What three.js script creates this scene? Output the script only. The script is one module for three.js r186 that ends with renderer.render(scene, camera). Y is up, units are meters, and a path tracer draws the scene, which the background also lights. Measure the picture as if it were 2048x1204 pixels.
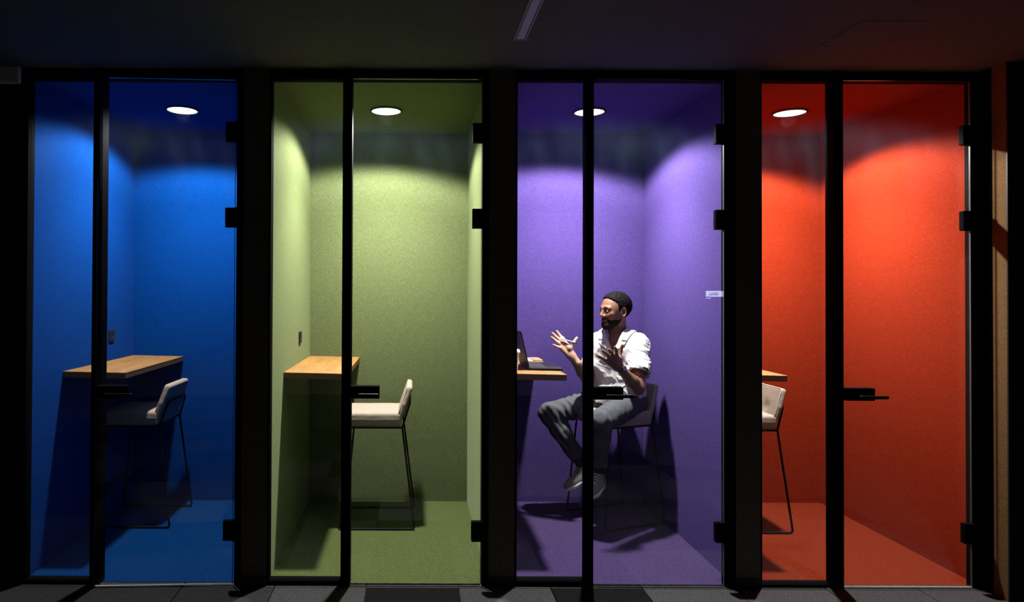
import * as THREE from 'three';
import { RoundedBoxGeometry } from 'three/addons/geometries/RoundedBoxGeometry.js';
import { mergeGeometries } from 'three/addons/utils/BufferGeometryUtils.js';
import { createNoise3D } from 'simplex-noise';

// ---------------------------------------------------------------- camera, exposure
const scene = new THREE.Scene();
scene.background = new THREE.Color(0x000000);
const FOCAL = 1310, PX = 828, PY = 567;              // focal length and principal point in pixels of the 2048 x 1204 frame
const FULL_W = 2 * (2048 - PX), FULL_H = 2 * (1204 - PY);
const camera = new THREE.PerspectiveCamera(2 * Math.atan(FULL_H / 2 / FOCAL) * 180 / Math.PI, FULL_W / FULL_H, 0.05, 60);
camera.setViewOffset(FULL_W, FULL_H, FULL_W / 2 - PX, FULL_H / 2 - PY, 2048, 1204);
camera.position.set(0, 1.613, 3.599);
camera.rotation.order = 'YXZ';
camera.rotation.set(0.0107, 0, 0.0045);
scene.add(camera);

const renderer = new THREE.WebGLRenderer({ antialias: true });
renderer.toneMapping = THREE.LinearToneMapping;
renderer.toneMappingExposure = 1.0;
renderer.shadowMap.enabled = true;

// light of one booth downlight: candela of the wide flood and of the narrower centre beam
const FLOOD = 17, BEAM = 25, LAMP_GLOW = 2.5;
const OUTPUT = [0.6, 1, 1, 1];                        // the blue booth's lamp is visibly dimmer
const LAMP_COLOR = new THREE.Color(1.0, 0.97, 0.93);

// ---------------------------------------------------------------- helpers
function rng(seed) { let s = seed >>> 0; return () => { s = (s + 0x6D2B79F5) >>> 0; let t = s; t = Math.imul(t ^ (t >>> 15), t | 1); t ^= t + Math.imul(t ^ (t >>> 7), t | 61); return ((t ^ (t >>> 14)) >>> 0) / 4294967296; }; }
const noise3 = createNoise3D(rng(77));
const taken = {};
function numbered(name) { const n = taken[name] = (taken[name] ?? -1) + 1; return n ? `${name}_${String(n).padStart(3, '0')}` : name; }
function shade(o) { o.traverse(c => { if (c.isMesh) { c.castShadow = true; c.receiveShadow = true; } }); return o; }
function info(o, label, category, group, kind) { o.userData.label = label; o.userData.category = category; if (group) o.userData.group = group; if (kind) o.userData.kind = kind; return o; }
function thing(name, label, category, pos = [0, 0, 0], turn = 0, group, kind) {
  const o = new THREE.Group(); o.name = numbered(name); o.position.set(...pos); o.rotation.y = turn; scene.add(o);
  return info(o, label, category, group, kind);
}
function part(name, geo, mat, parent, label) { const m = new THREE.Mesh(geo, mat); m.name = name; m.castShadow = m.receiveShadow = true; if (label) m.userData.label = label; parent.add(m); return m; }
function single(name, geo, mat, label, category, kind, group) { const m = part(numbered(name), geo, mat, scene); return info(m, label, category, group, kind); }
// box between two corners with uv in metres
function box(x0, y0, z0, x1, y1, z1) {
  const g = new THREE.BoxGeometry(x1 - x0, y1 - y0, z1 - z0); g.translate((x0 + x1) / 2, (y0 + y1) / 2, (z0 + z1) / 2); return metreUV(g);
}
function metreUV(g) {
  const p = g.attributes.position, n = g.attributes.normal, uv = new Float32Array(p.count * 2);
  for (let i = 0; i < p.count; i++) {
    const ax = Math.abs(n.getX(i)), ay = Math.abs(n.getY(i)), az = Math.abs(n.getZ(i));
    if (ax >= ay && ax >= az) { uv[2 * i] = p.getZ(i); uv[2 * i + 1] = p.getY(i); }
    else if (ay >= az) { uv[2 * i] = p.getX(i); uv[2 * i + 1] = p.getZ(i); }
    else { uv[2 * i] = p.getX(i); uv[2 * i + 1] = p.getY(i); }
  }
  g.setAttribute('uv', new THREE.BufferAttribute(uv, 2)); return g;
}
function rbox(w, h, d, r, x = 0, y = 0, z = 0, seg = 2) { const g = new RoundedBoxGeometry(w, h, d, seg, r); g.translate(x, y, z); return metreUV(g); }
function tube(pts, r, seg = 10, along = 1) {
  const c = new THREE.CurvePath(); const v = pts.map(p => new THREE.Vector3(...p));
  for (let i = 0; i + 1 < v.length; i++) c.add(new THREE.LineCurve3(v[i], v[i + 1]));
  return new THREE.TubeGeometry(c, Math.max(along, (v.length - 1) * along), r, seg, false);
}
function bentTube(pts, r, bend, seg = 10) {          // polyline with rounded corners
  const v = pts.map(p => new THREE.Vector3(...p)), c = new THREE.CurvePath(); let last = v[0];
  for (let i = 1; i + 1 < v.length; i++) {
    const a = v[i].clone().add(v[i - 1].clone().sub(v[i]).setLength(bend)), b = v[i].clone().add(v[i + 1].clone().sub(v[i]).setLength(bend));
    c.add(new THREE.LineCurve3(last, a)); c.add(new THREE.QuadraticBezierCurve3(a, v[i], b)); last = b;
  }
  c.add(new THREE.LineCurve3(last, v[v.length - 1]));
  return new THREE.TubeGeometry(c, v.length * 14, r, seg, false);
}
function lathe(pts, seg = 48) { return new THREE.LatheGeometry(pts.map(p => new THREE.Vector2(...p)), seg); }

// ---------------------------------------------------------------- textures
function dataTex(w, h, fn, repeat, srgb = true) {
  const d = new Uint8Array(w * h * 4);
  for (let y = 0; y < h; y++) for (let x = 0; x < w; x++) { const c = fn(x, y), i = 4 * (y * w + x); d[i] = c[0]; d[i + 1] = c[1]; d[i + 2] = c[2]; d[i + 3] = c[3] ?? 255; }
  const t = new THREE.DataTexture(d, w, h); t.wrapS = t.wrapT = THREE.RepeatWrapping; t.magFilter = THREE.LinearFilter; t.minFilter = THREE.LinearMipmapLinearFilter; t.generateMipmaps = true;
  if (srgb) t.colorSpace = THREE.SRGBColorSpace; if (repeat) t.repeat.set(...repeat); t.needsUpdate = true; return t;
}
// felt: random fibres, short and long, tileable
function fibreField(n, seed, count, len, amp) {
  const r = rng(seed), f = new Float32Array(n * n);
  for (let k = 0; k < count; k++) {
    let x = r() * n, y = r() * n, a = r() * Math.PI * 2; const l = len * (0.4 + r()), v = (r() - 0.5) * 2 * amp;
    for (let s = 0; s < l; s++) { f[((y | 0) % n) * n + ((x | 0) % n)] += v; x = (x + Math.cos(a) + n) % n; y = (y + Math.sin(a) + n) % n; a += (r() - 0.5) * 0.5; }
  }
  return f;
}
const feltField = fibreField(512, 5, 30000, 6, 7);
{ const r = rng(8), g = new Float32Array(512 * 512).map(() => r() - 0.5), at = (x, y) => g[(y & 511) * 512 + (x & 511)];
  for (let y = 0; y < 512; y++) for (let x = 0; x < 512; x++) feltField[y * 512 + x] += 34 * (at(x, y) + at(x + 1, y) + at(x, y + 1) + at(x + 1, y + 1)) * 0.5 + 14 * at((x >> 2) + 99, (y >> 2) + 7); }
const feltTex = dataTex(512, 512, (x, y) => { const v = Math.max(110, Math.min(255, 205 + feltField[y * 512 + x] * 1.1)); return [v, v, v]; }, [1 / 0.9, 1 / 0.9]);
const feltBump = dataTex(512, 512, (x, y) => { const v = Math.max(0, Math.min(255, 128 + feltField[y * 512 + x] * 2.4)); return [v, v, v]; }, [1 / 0.9, 1 / 0.9], false);
const pileR = rng(31);
const pileField = new Float32Array(256 * 256).map(() => pileR());
const pile = (x, y) => pileField[(y & 255) * 256 + (x & 255)];
const carpetTex = dataTex(256, 256, (x, y) => { const v = 150 + 70 * pile(x, y) + 35 * pile((x >> 1) + 70, (y >> 2) + 31); return [v, v, v]; }, [1 / 0.5, 1 / 0.5]);
const carpetBump = dataTex(256, 256, (x, y) => { const v = 255 * (0.6 * pile(x, y) + 0.4 * pile(x >> 1, y >> 1)); return [v, v, v]; }, [1 / 0.5, 1 / 0.5], false);
// dust and wipe marks on the glass (opacity)
const dustTex = dataTex(256, 512, (x, y) => {
  const u = x / 256 * Math.PI * 2, v = y / 512 * Math.PI * 2, cu = Math.cos(u), su = Math.sin(u), cv = Math.cos(v), sv = Math.sin(v);
  const streak = noise3(cu * 5, su * 5, cv * 0.5), cloud = noise3(cu * 0.9 + 4, su * 0.9, sv * 0.5), fine = noise3(cu * 9, su * 9, cv * 7);
  const speck = pile(x * 3, y * 5) > 0.9985 ? 120 : 0;
  const left = Math.max(0, Math.min(1, (y / 512 - 0.10 + 0.10 * noise3(cu * 1.2 + 9, su * 1.2, 2) + 0.01 * fine) / 0.40));      // wiped away below reach
  const k = Math.max(0, Math.min(255, left * (125 + 9 * streak + 55 * cloud + 4 * fine) + speck)); return [k, k, k];
}, [1 / 0.75, 1], false);
const dustUV = g => { metreUV(g); const p = g.attributes.position, uv = g.attributes.uv; for (let i = 0; i < p.count; i++) uv.setY(i, (p.getY(i) - 1.98) / 0.82); return g; };
// oak: grain runs along v
const oakTex = dataTex(512, 512, (x, y) => {
  const u = x / 512, v = y / 512, tw = Math.PI * 2;
  const cx = Math.cos(u * tw), sx = Math.sin(u * tw), w = noise3(cx * 1.2, sx * 1.2, Math.sin(v * tw) * 0.35);
  const fine = noise3(cx * 26, sx * 26, Math.cos(v * tw) * 1.1), ring = Math.sin((u * 14 + w * 1.7) * tw) * 0.5 + 0.5;
  const k = 0.80 + 0.10 * ring + 0.09 * fine + 0.05 * w;
  return [235 * k, 176 * k * (0.98 + 0.02 * ring), 112 * k * (0.95 + 0.05 * ring)];
}, [1 / 0.45, 1 / 0.9]);
const clothField = fibreField(256, 9, 9000, 5, 16);
const clothTex = dataTex(256, 256, (x, y) => { const v = Math.max(150, Math.min(255, 226 + clothField[y * 256 + x] * 0.8 + 8 * ((x + y) & 1))); return [v, v, v]; }, [1 / 0.25, 1 / 0.25]);
const seersuckerBump = dataTex(256, 256, (x, y) => { const v = 128 + 70 * Math.sin(x / 256 * Math.PI * 2 * 16) * (0.6 + 0.4 * Math.sin(y / 256 * Math.PI * 2 * 22 + 2 * Math.sin(x / 256 * Math.PI * 2 * 5))) + clothField[y * 256 + x]; return [v, v, v].map(c => Math.max(0, Math.min(255, c))); }, [1 / 0.2, 1 / 0.2], false);
const denimTex = dataTex(256, 256, (x, y) => { const t = ((x + y) % 4) < 2 ? 14 : -10, v = Math.max(90, Math.min(255, 205 + t + clothField[y * 256 + x] * 1.4)); return [v, v, v]; }, [1 / 0.16, 1 / 0.16]);

// ---------------------------------------------------------------- materials
const std = (o) => new THREE.MeshStandardMaterial(o), phys = (o) => new THREE.MeshPhysicalMaterial(o);
const lin = (r, g, b) => new THREE.Color().setRGB(r, g, b);
const BOOTHS = [
  { key: 'blue', wall: lin(0.001, 0.058, 0.30), floor: lin(0.002, 0.055, 0.225) },
  { key: 'green', wall: lin(0.152, 0.188, 0.078), floor: lin(0.118, 0.152, 0.050) },
  { key: 'purple', wall: lin(0.096, 0.062, 0.255), floor: lin(0.086, 0.057, 0.165) },
  { key: 'red', wall: lin(0.33, 0.031, 0.009), floor: lin(0.235, 0.030, 0.010) },
];
for (const b of BOOTHS) {
  b.felt = phys({ specularIntensity: 0.08, sheen: 0.9, sheenRoughness: 0.55, sheenColor: b.wall.clone().lerp(new THREE.Color(1, 1, 1), 0.05).multiplyScalar(1.7), color: b.wall, map: feltTex, bumpMap: feltBump, bumpScale: 0.0009, roughness: 0.96 });
  b.carpet = phys({ specularIntensity: 0.08, color: b.floor, map: carpetTex, bumpMap: carpetBump, bumpScale: 0.0018, roughness: 0.97 });
}
const M = {
  frame: phys({ specularIntensity: 0.02, color: lin(0.004, 0.004, 0.005), roughness: 0.75 }),
  hardware: phys({ specularIntensity: 0.015, color: lin(0.005, 0.005, 0.006), roughness: 0.5 }),
  lever: phys({ specularIntensity: 0.5, color: lin(0.006, 0.006, 0.007), roughness: 0.3 }),
  column: phys({ specularIntensity: 0.1,  color: lin(0.24, 0.21, 0.155), map: feltTex, bumpMap: feltBump, bumpScale: 0.001, roughness: 0.95 }),
  plinth: std({ color: lin(0.008, 0.008, 0.008), roughness: 0.6 }),
  glass: phys({ color: 0xffffff, transmission: 1, thickness: 0, roughness: 0, ior: 1.5 }),
  dust: phys({ color: lin(0.50, 0.74, 1.0), transmission: 0.5, thickness: 0, roughness: 1, specularIntensity: 0, transparent: true, opacity: 0.021, alphaMap: dustTex }),
  glassRim: std({ color: lin(0.5, 0.55, 0.55), roughness: 0.35 }),
  glassEdge: std({ color: lin(0.09, 0.10, 0.10), roughness: 0.35 }),
  ceiling: phys({ specularIntensity: 0.1, color: lin(0.20, 0.20, 0.196), map: feltTex, roughness: 0.92 }),
  darkWall: std({ color: lin(0.30, 0.30, 0.30), map: feltTex, roughness: 0.9 }),
  tan: phys({ specularIntensity: 0.1, color: lin(0.26, 0.155, 0.065), map: feltTex, bumpMap: feltBump, bumpScale: 0.0008, roughness: 0.9 }),
  oak: std({ color: lin(0.44, 0.43, 0.27), map: oakTex, roughness: 0.55 }),
  oakEdge: phys({ specularIntensity: 0.2, color: lin(0.13, 0.085, 0.046), roughness: 0.6 }),
  cushion: phys({ specularIntensity: 0.15, color: lin(0.40, 0.335, 0.27), map: clothTex, roughness: 0.95 }),
  piping: std({ color: lin(0.42, 0.36, 0.30), roughness: 0.9 }),
  blackRod: phys({ specularIntensity: 0.12, color: lin(0.006, 0.006, 0.006), roughness: 0.5 }),
  lampTrim: std({ color: lin(0.015, 0.015, 0.016), roughness: 0.5 }),
  lampGlow: std({ color: 0xffffff, emissive: LAMP_COLOR, emissiveIntensity: LAMP_GLOW, roughness: 0.5 }),
  slotDiffuser: std({ color: lin(0.42, 0.40, 0.46), roughness: 0.45 }),
  slotTrim: std({ color: lin(0.26, 0.26, 0.26), roughness: 0.5 }),
  socket: phys({ specularIntensity: 0.25, color: lin(0.018, 0.018, 0.02), roughness: 0.5 }),
  socketHole: std({ color: lin(0.006, 0.006, 0.006), roughness: 0.5 }),
  steel: std({ color: lin(0.6, 0.6, 0.6), roughness: 0.25, metalness: 1 }),
  laptop: phys({ specularIntensity: 0.35, color: lin(0.012, 0.012, 0.014), roughness: 0.45 }),
  key: std({ color: lin(0.012, 0.012, 0.014), roughness: 0.55 }),
  screen: std({ color: lin(0.01, 0.01, 0.012), roughness: 0.2 }),
  cup: std({ color: lin(0.80, 0.79, 0.77), roughness: 0.7 }),
  cupLid: std({ color: lin(0.85, 0.85, 0.86), roughness: 0.4 }),
  kraft: std({ color: lin(0.45, 0.25, 0.13), map: clothTex, roughness: 0.85 }),
  paper: std({ color: lin(0.80, 0.83, 0.86), roughness: 0.8 }),
  skin: phys({ color: 0xffffff, roughness: 0.5, vertexColors: true }),
  hair: phys({ specularIntensity: 0.12, color: lin(0.005, 0.004, 0.004), roughness: 0.7 }),
  beard: phys({ specularIntensity: 0.1, color: lin(0.022, 0.014, 0.010), roughness: 0.9 }),
  eyeWhite: std({ color: lin(0.5, 0.46, 0.42), roughness: 0.2 }),
  iris: std({ color: lin(0.012, 0.007, 0.005), roughness: 0.15 }),
  lips: std({ color: lin(0.26, 0.10, 0.075), roughness: 0.45 }),
  shirt: phys({ specularIntensity: 0.15, color: lin(0.54, 0.525, 0.51), bumpMap: seersuckerBump, bumpScale: 0.0012, roughness: 0.9 }),
  jeans: phys({ specularIntensity: 0.15,  color: lin(0.125, 0.135, 0.15), map: denimTex, roughness: 0.92 }),
  belt: std({ color: lin(0.02, 0.018, 0.016), roughness: 0.5 }),
  sock: std({ color: lin(0.015, 0.015, 0.017), roughness: 0.95 }),
  shoe: phys({ specularIntensity: 0.1,  color: lin(0.24, 0.24, 0.20), map: clothTex, roughness: 0.9 }),
  sole: std({ color: lin(0.72, 0.72, 0.70), roughness: 0.7 }),
  watch: std({ color: lin(0.05, 0.05, 0.05), roughness: 0.3, metalness: 0.6 }),
  penBody: std({ color: lin(0.7, 0.7, 0.74), roughness: 0.25, metalness: 0.5 }),
};

// ---------------------------------------------------------------- the setting
const PITCH = 1.354, XL = -2.152, W = 1.211, DEPTH = 1.434, H = 2.8215, CEIL = 2.83;
const wallL = i => XL + i * PITCH, wallR = i => XL + i * PITCH + W;
const FRONT = -0.06;                                  // booth shells start behind the glass front
const structure = (name, geo, mat, label, category) => single(name, geo, mat, label, category, 'structure');

// corridor floor of 0.5 m carpet tiles
{
  const f = new THREE.Group(); f.name = 'floor'; scene.add(f); info(f, 'grey carpet tiles on the corridor floor before the booths', 'floor', null, 'structure');
  part('floor_slab', box(-4, -0.12, -0.03, 5.5, -0.012, 6.6), M.plinth, f);
  const tones = [0.022, 0.075, 0.125, 0.15].map((v, k) => phys({ specularIntensity: 0.1, color: lin(v, v * (k === 3 ? 0.98 : 1), v * 1.02), map: carpetTex, bumpMap: carpetBump, bumpScale: 0.002, roughness: 0.97 }));
  const tone = { '-5': 1, '-4': 1, '-3': 1, '-2': 1, '-1': 2, 0: 0, 1: 2, 2: 0, 3: 3, 4: 3, 5: 2, 6: 2 };
  const r = rng(12), geo = metreUV(new RoundedBoxGeometry(0.497, 0.012, 0.497, 1, 0.003));
  const strip = metreUV(new RoundedBoxGeometry(0.497, 0.012, 0.052, 1, 0.003));
  for (let j = 0; j < 13; j++) for (let k = -8; k < 11; k++) {
    const t = part('carpet_tile', j ? geo : strip, tones[j === 1 ? (tone[k] ?? 1) : j === 0 ? 1 + (r() * 2 | 0) : (r() * 4 | 0)], f);
    t.position.set(0.0 + 0.5 * k, -0.006, j ? 0.027 + 0.25 + 0.5 * (j - 1) : 0.0005);
  }
}
// corridor ceiling and the walls that close the room
structure('ceiling', box(-4, CEIL, -0.06, 5.5, CEIL + 0.12, 6.6), M.ceiling, 'plain light plaster ceiling of the corridor', 'ceiling');
structure('wall_back', box(-4, 0, 6.5, 5.5, CEIL, 6.62), M.darkWall, 'grey painted wall on the far side of the corridor', 'wall');
structure('wall_left', box(-4.1, 0, -0.06, -4, CEIL, 6.6), M.darkWall, 'grey wall at the corridor end past the blue booth', 'wall');
structure('wall_right', box(5.5, 0, 0.16, 5.6, CEIL, 6.6), M.darkWall, 'grey wall at the corridor end past the red booth', 'wall');
structure('wall_front_left', box(-4, 0, -0.06, wallL(0) - 0.0, CEIL, 0.0), M.plinth, 'black wall panel flush with the frame of the blue booth', 'wall');
{
  const w = thing('wall_front_right', 'wall return beside the red booth door, tan on its side face', 'wall', [0, 0, 0], 0, null, 'structure');
  part('jamb_plate', box(3.109, 0, -0.06, 3.16, CEIL, 0.074), M.frame, w, 'black jamb plate');
  part('side_face', box(3.112, 0, 0.074, 3.16, CEIL, 0.160), M.tan, w, 'tan fabric side face');
  part('front_face', box(3.112, 0, 0.160, 5.6, CEIL, 0.168), M.plinth, w, 'black front face');
}
// booth shells
BOOTHS.forEach((b, i) => {
  const l = wallL(i), r = wallR(i), k = b.key;
  structure(`wall_left_${k}`, box(l - 0.035, 0, -DEPTH, l, H, FRONT), b.felt, `${k} felt wall behind the desk of the ${k} booth`, 'wall');
  structure(`wall_right_${k}`, box(r, 0, -DEPTH, r + 0.035, H, FRONT), b.felt, `${k} felt wall on the hinge side of the ${k} booth`, 'wall');
  structure(`wall_back_${k}`, box(l - 0.035, 0, -DEPTH - 0.04, r + 0.035, H, -DEPTH), b.felt, `${k} felt back wall of the ${k} booth`, 'wall');
  structure(`floor_${k}`, box(l - 0.035, -0.1, -DEPTH - 0.04, r + 0.035, 0, -0.03), b.carpet, `${k} carpet covering the floor of the ${k} booth`, 'floor');
  structure(`ceiling_${k}`, box(l - 0.035, H, -DEPTH - 0.04, r + 0.035, H + 0.05, FRONT), b.felt, `${k} felt ceiling of the ${k} booth around its downlight`, 'ceiling');
});
// partitions between the booths, with the dark fabric pillar that faces the corridor
for (let i = 0; i < 3; i++) {
  const x0 = wallR(i), x1 = wallL(i + 1), a = BOOTHS[i].key, b = BOOTHS[i + 1].key;
  const p = thing(`wall_pillar_${a}_${b}`, `olive grey fabric pillar between the ${a} and ${b} booths`, 'pillar', [(x0 + x1) / 2, 0, 0], 0, null, 'structure');
  const w = (x1 - x0) / 2;
  part('core', box(-w + 0.035, 0, -DEPTH, w - 0.035, CEIL, -0.03), M.plinth, p);
  part('fabric_panel', box(-w, 0.05, -0.06, w, CEIL, 0), M.column, p);
  part('plinth', box(-w, 0, -0.06, w, 0.048, 0.003), M.plinth, p);
}
structure('wall_pillar_end', box(wallR(3) + 0.035, 0, -DEPTH, 3.16, CEIL, -0.06), M.plinth, 'black end panel behind the red booth door frame', 'wall');

// glass fronts: fixed side light in a black frame, then a frameless glass door hung at the right
const HEADER = [2.772, 2.776, 2.779, 2.78], SILL = [0.020, 0.024, 0.028, 0.014], DOORTOP = [2.758, 2.768, 2.773, 2.770];
BOOTHS.forEach((b, i) => {
  const l = wallL(i), r = wallR(i), k = b.key;
  const m0 = [-1.763, -0.394, 0.941, 2.297][i], m1 = [-1.711, -0.343, 0.984, 2.352][i];    // mullion
  const jamb = [-0.983, 0.369, 1.699, 3.052][i], fl = [-2.125, -0.788, 0.567, 1.904][i];
  const f = thing(`window_${i + 1}`, `black metal frame with a narrow fixed glass side light of the ${k} booth`, 'window frame', [0, 0, 0], 0, null, 'structure');
  part('frame_post', box(l - (i ? 0 : 0.02), 0, -0.058, fl, CEIL, 0.004), M.frame, f);
  part('header', box(l, HEADER[i], -0.058, r, CEIL, 0.004), M.frame, f);
  part('sill', box(l, 0, -0.058, m0, SILL[i], 0.004), M.frame, f);
  part('mullion', box(m0, 0, -0.058, m1, CEIL, 0.012), M.frame, f);
  part('frame_post', box(jamb + 0.006, 0, -0.036, i === 3 ? 3.109 : r, CEIL, 0.002), M.frame, f);
  part('pane', box(fl - 0.004, SILL[i] - 0.004, -0.030, m0 + 0.004, HEADER[i] + 0.004, -0.022), M.glass, f, 'clear fixed glass').add(Object.assign(new THREE.Mesh(dustUV(new THREE.PlaneGeometry(m0 - fl, HEADER[i] - 1.98).translate((m0 + fl) / 2, (HEADER[i] + 1.98) / 2, -0.0312)), M.dust), { name: 'dust_film' }));
  // door: Group at the hinge line so that the blue one can stand ajar
  const d = thing(`door_${i + 1}`, i ? `closed frameless glass door of the ${k} booth with black hinges` : 'frameless glass door of the blue booth standing slightly ajar', 'door', [jamb, 0, 0.006], 0, null, 'structure');
  if (!i) d.rotation.y = 0.047;
  const wd = jamb - m1 + 0.012, gb = 0.010, gt = DOORTOP[i] + 0.008;
  part('glass', box(-wd, gb, -0.005, -0.002, gt, 0.005), M.glass, d, 'clear door glass').add(Object.assign(new THREE.Mesh(dustUV(new THREE.PlaneGeometry(wd - 0.002, gt - 1.98).translate(-(wd + 0.002) / 2, (gt + 1.98) / 2, -0.0062)), M.dust), { name: 'dust_film' }));
  part('glass_edge', box(-wd, gb - 0.003, -0.005, -0.002, gb, 0.005), M.glassRim, d, 'pale ground glass edge');
  part('glass_edge', box(-0.002, gb, -0.005, 0, gt, 0.005), M.glassEdge, d, 'pale ground glass edge');
  for (const hy of [2.478, 2.008, 0.302]) {
    const h = part('hinge', rbox(0.078, 0.108, 0.034, 0.003, -0.012, hy, 0.004), M.hardware, d, 'black glass door hinge');
    part('hinge_pin', new THREE.CylinderGeometry(0.007, 0.007, 0.112, 16).translate(0.012, hy, 0.02), M.hardware, h);
  }
  const cx = -wd + 0.012 + 0.078, c = part('lock_case', rbox(0.158, 0.068, 0.046, 0.003, cx, 1.058, 0.006), M.hardware, d, 'black lock case');
  part('door_handle', mergeGeometries([rbox(i === 1 ? 0.112 : 0.15, 0.018, 0.014, 0.005, cx + (i === 1 ? 0.022 : 0.052), 1.048, 0.062), new THREE.CylinderGeometry(0.009, 0.009, 0.036, 16).rotateX(Math.PI / 2).translate(cx - 0.012, 1.048, 0.044).toNonIndexed()].map(g => (g.index ? g.toNonIndexed() : g))), M.lever, c, 'black lever handle');
});

// ---------------------------------------------------------------- booth lamps
BOOTHS.forEach((b, i) => {
  const x = [-1.56, -0.192, 1.172, 2.516][i];
  const g = thing('downlight', `lit round downlight with a black rim in the ${b.key} booth ceiling`, 'ceiling light', [x, H, -0.785], 0, 'round downlights in the booth ceilings');
  part('rim', lathe([[0.097, 0.0], [0.097, -0.011], [0.101, -0.013], [0.107, -0.010], [0.109, 0.0]]), M.lampTrim, g, 'black lamp rim');
  const disc = new THREE.CylinderGeometry(0.0965, 0.0965, 0.004, 48); disc.translate(0, -0.004, 0);
  part('diffuser', disc, M.lampGlow, g, 'glowing white diffuser');
  for (const [cd, deg, pen, dx, dz] of [[FLOOD * OUTPUT[i], 76, 0.15, -0.10, 0.06], [BEAM * OUTPUT[i] * (i ? 1 : 0.72), 57, 1.0, -0.05, 0.03]]) {
    const s = new THREE.SpotLight(LAMP_COLOR, cd, 0, deg * Math.PI / 180, pen, 2);
    s.name = 'lamp_beam'; s.position.set(0, -0.055, 0); s.target.position.set(dx, -2, dz); s.castShadow = true; s.shadow.radius = 2.2; s.shadow.mapSize.set(1024, 1024); s.shadow.camera.near = 0.02;
    g.add(s); g.add(s.target);
  }
});

// ---------------------------------------------------------------- desks
const DESK_TOP = 1.108, DESK_W = 0.385, DESK_Z0 = -0.425;
BOOTHS.forEach((b, i) => {
  const d = thing('wall_desk', `oak shelf desk fixed to the ${b.key} felt wall${i === 2 ? ' under the laptop' : ''}`, 'desk', [wallL(i), DESK_TOP, 0], 0, 'oak shelf desks of the booths');
  d.rotation.z = -0.018;
  part('desk_top', rbox(DESK_W, 0.008, DEPTH + DESK_Z0, 0.002, DESK_W / 2, -0.004, (DESK_Z0 - DEPTH) / 2), M.oak, d, 'oak veneer top');
  part('desk_core', rbox(DESK_W - 0.001, 0.030, DEPTH + DESK_Z0 - 0.001, 0.002, DESK_W / 2, -0.023, (DESK_Z0 - DEPTH) / 2), M.oakEdge, d, 'brown board edge');
});

// ---------------------------------------------------------------- implicit surfaces (cushions, clothing, body)
const V = (x, y, z) => [x, y, z];
const add = (a, b, s = 1) => [a[0] + b[0] * s, a[1] + b[1] * s, a[2] + b[2] * s];
const mixv = (a, b, t) => [a[0] + (b[0] - a[0]) * t, a[1] + (b[1] - a[1]) * t, a[2] + (b[2] - a[2]) * t];
const cap = (a, b, ra, rb = ra) => {
  const bx = b[0] - a[0], by = b[1] - a[1], bz = b[2] - a[2], q = bx * bx + by * by + bz * bz || 1e-9;
  return (x, y, z) => { const px = x - a[0], py = y - a[1], pz = z - a[2]; let t = (px * bx + py * by + pz * bz) / q; t = t < 0 ? 0 : t > 1 ? 1 : t; const ex = px - t * bx, ey = py - t * by, ez = pz - t * bz; return Math.sqrt(ex * ex + ey * ey + ez * ez) - ra - (rb - ra) * t; };
};
const ell = (c, r) => { const m = Math.min(...r); return (x, y, z) => { const a = (x - c[0]) / r[0], b = (y - c[1]) / r[1], d = (z - c[2]) / r[2]; const k = Math.sqrt(a * a + b * b + d * d), k1 = Math.sqrt((a / r[0]) ** 2 + (b / r[1]) ** 2 + (d / r[2]) ** 2); return k1 < 1e-6 ? -m : k * (k - 1) / k1; }; };
const smin = (a, b, k) => { const h = Math.max(k - Math.abs(a - b), 0) / k; return Math.min(a, b) - h * h * k * 0.25; };
const smax = (a, b, k) => -smin(-a, -b, k);
const blend = (fs, k) => (x, y, z) => { let d = fs[0](x, y, z); for (let i = 1; i < fs.length; i++) d = smin(d, fs[i](x, y, z), k); return d; };
const rboxSdf = (c, h, r) => (x, y, z) => { const a = Math.abs(x - c[0]) - h[0] + r, b = Math.abs(y - c[1]) - h[1] + r, d = Math.abs(z - c[2]) - h[2] + r; const p = Math.max(a, 0), q = Math.max(b, 0), s = Math.max(d, 0); return Math.sqrt(p * p + q * q + s * s) + Math.min(Math.max(a, b, d), 0) - r; };
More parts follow.
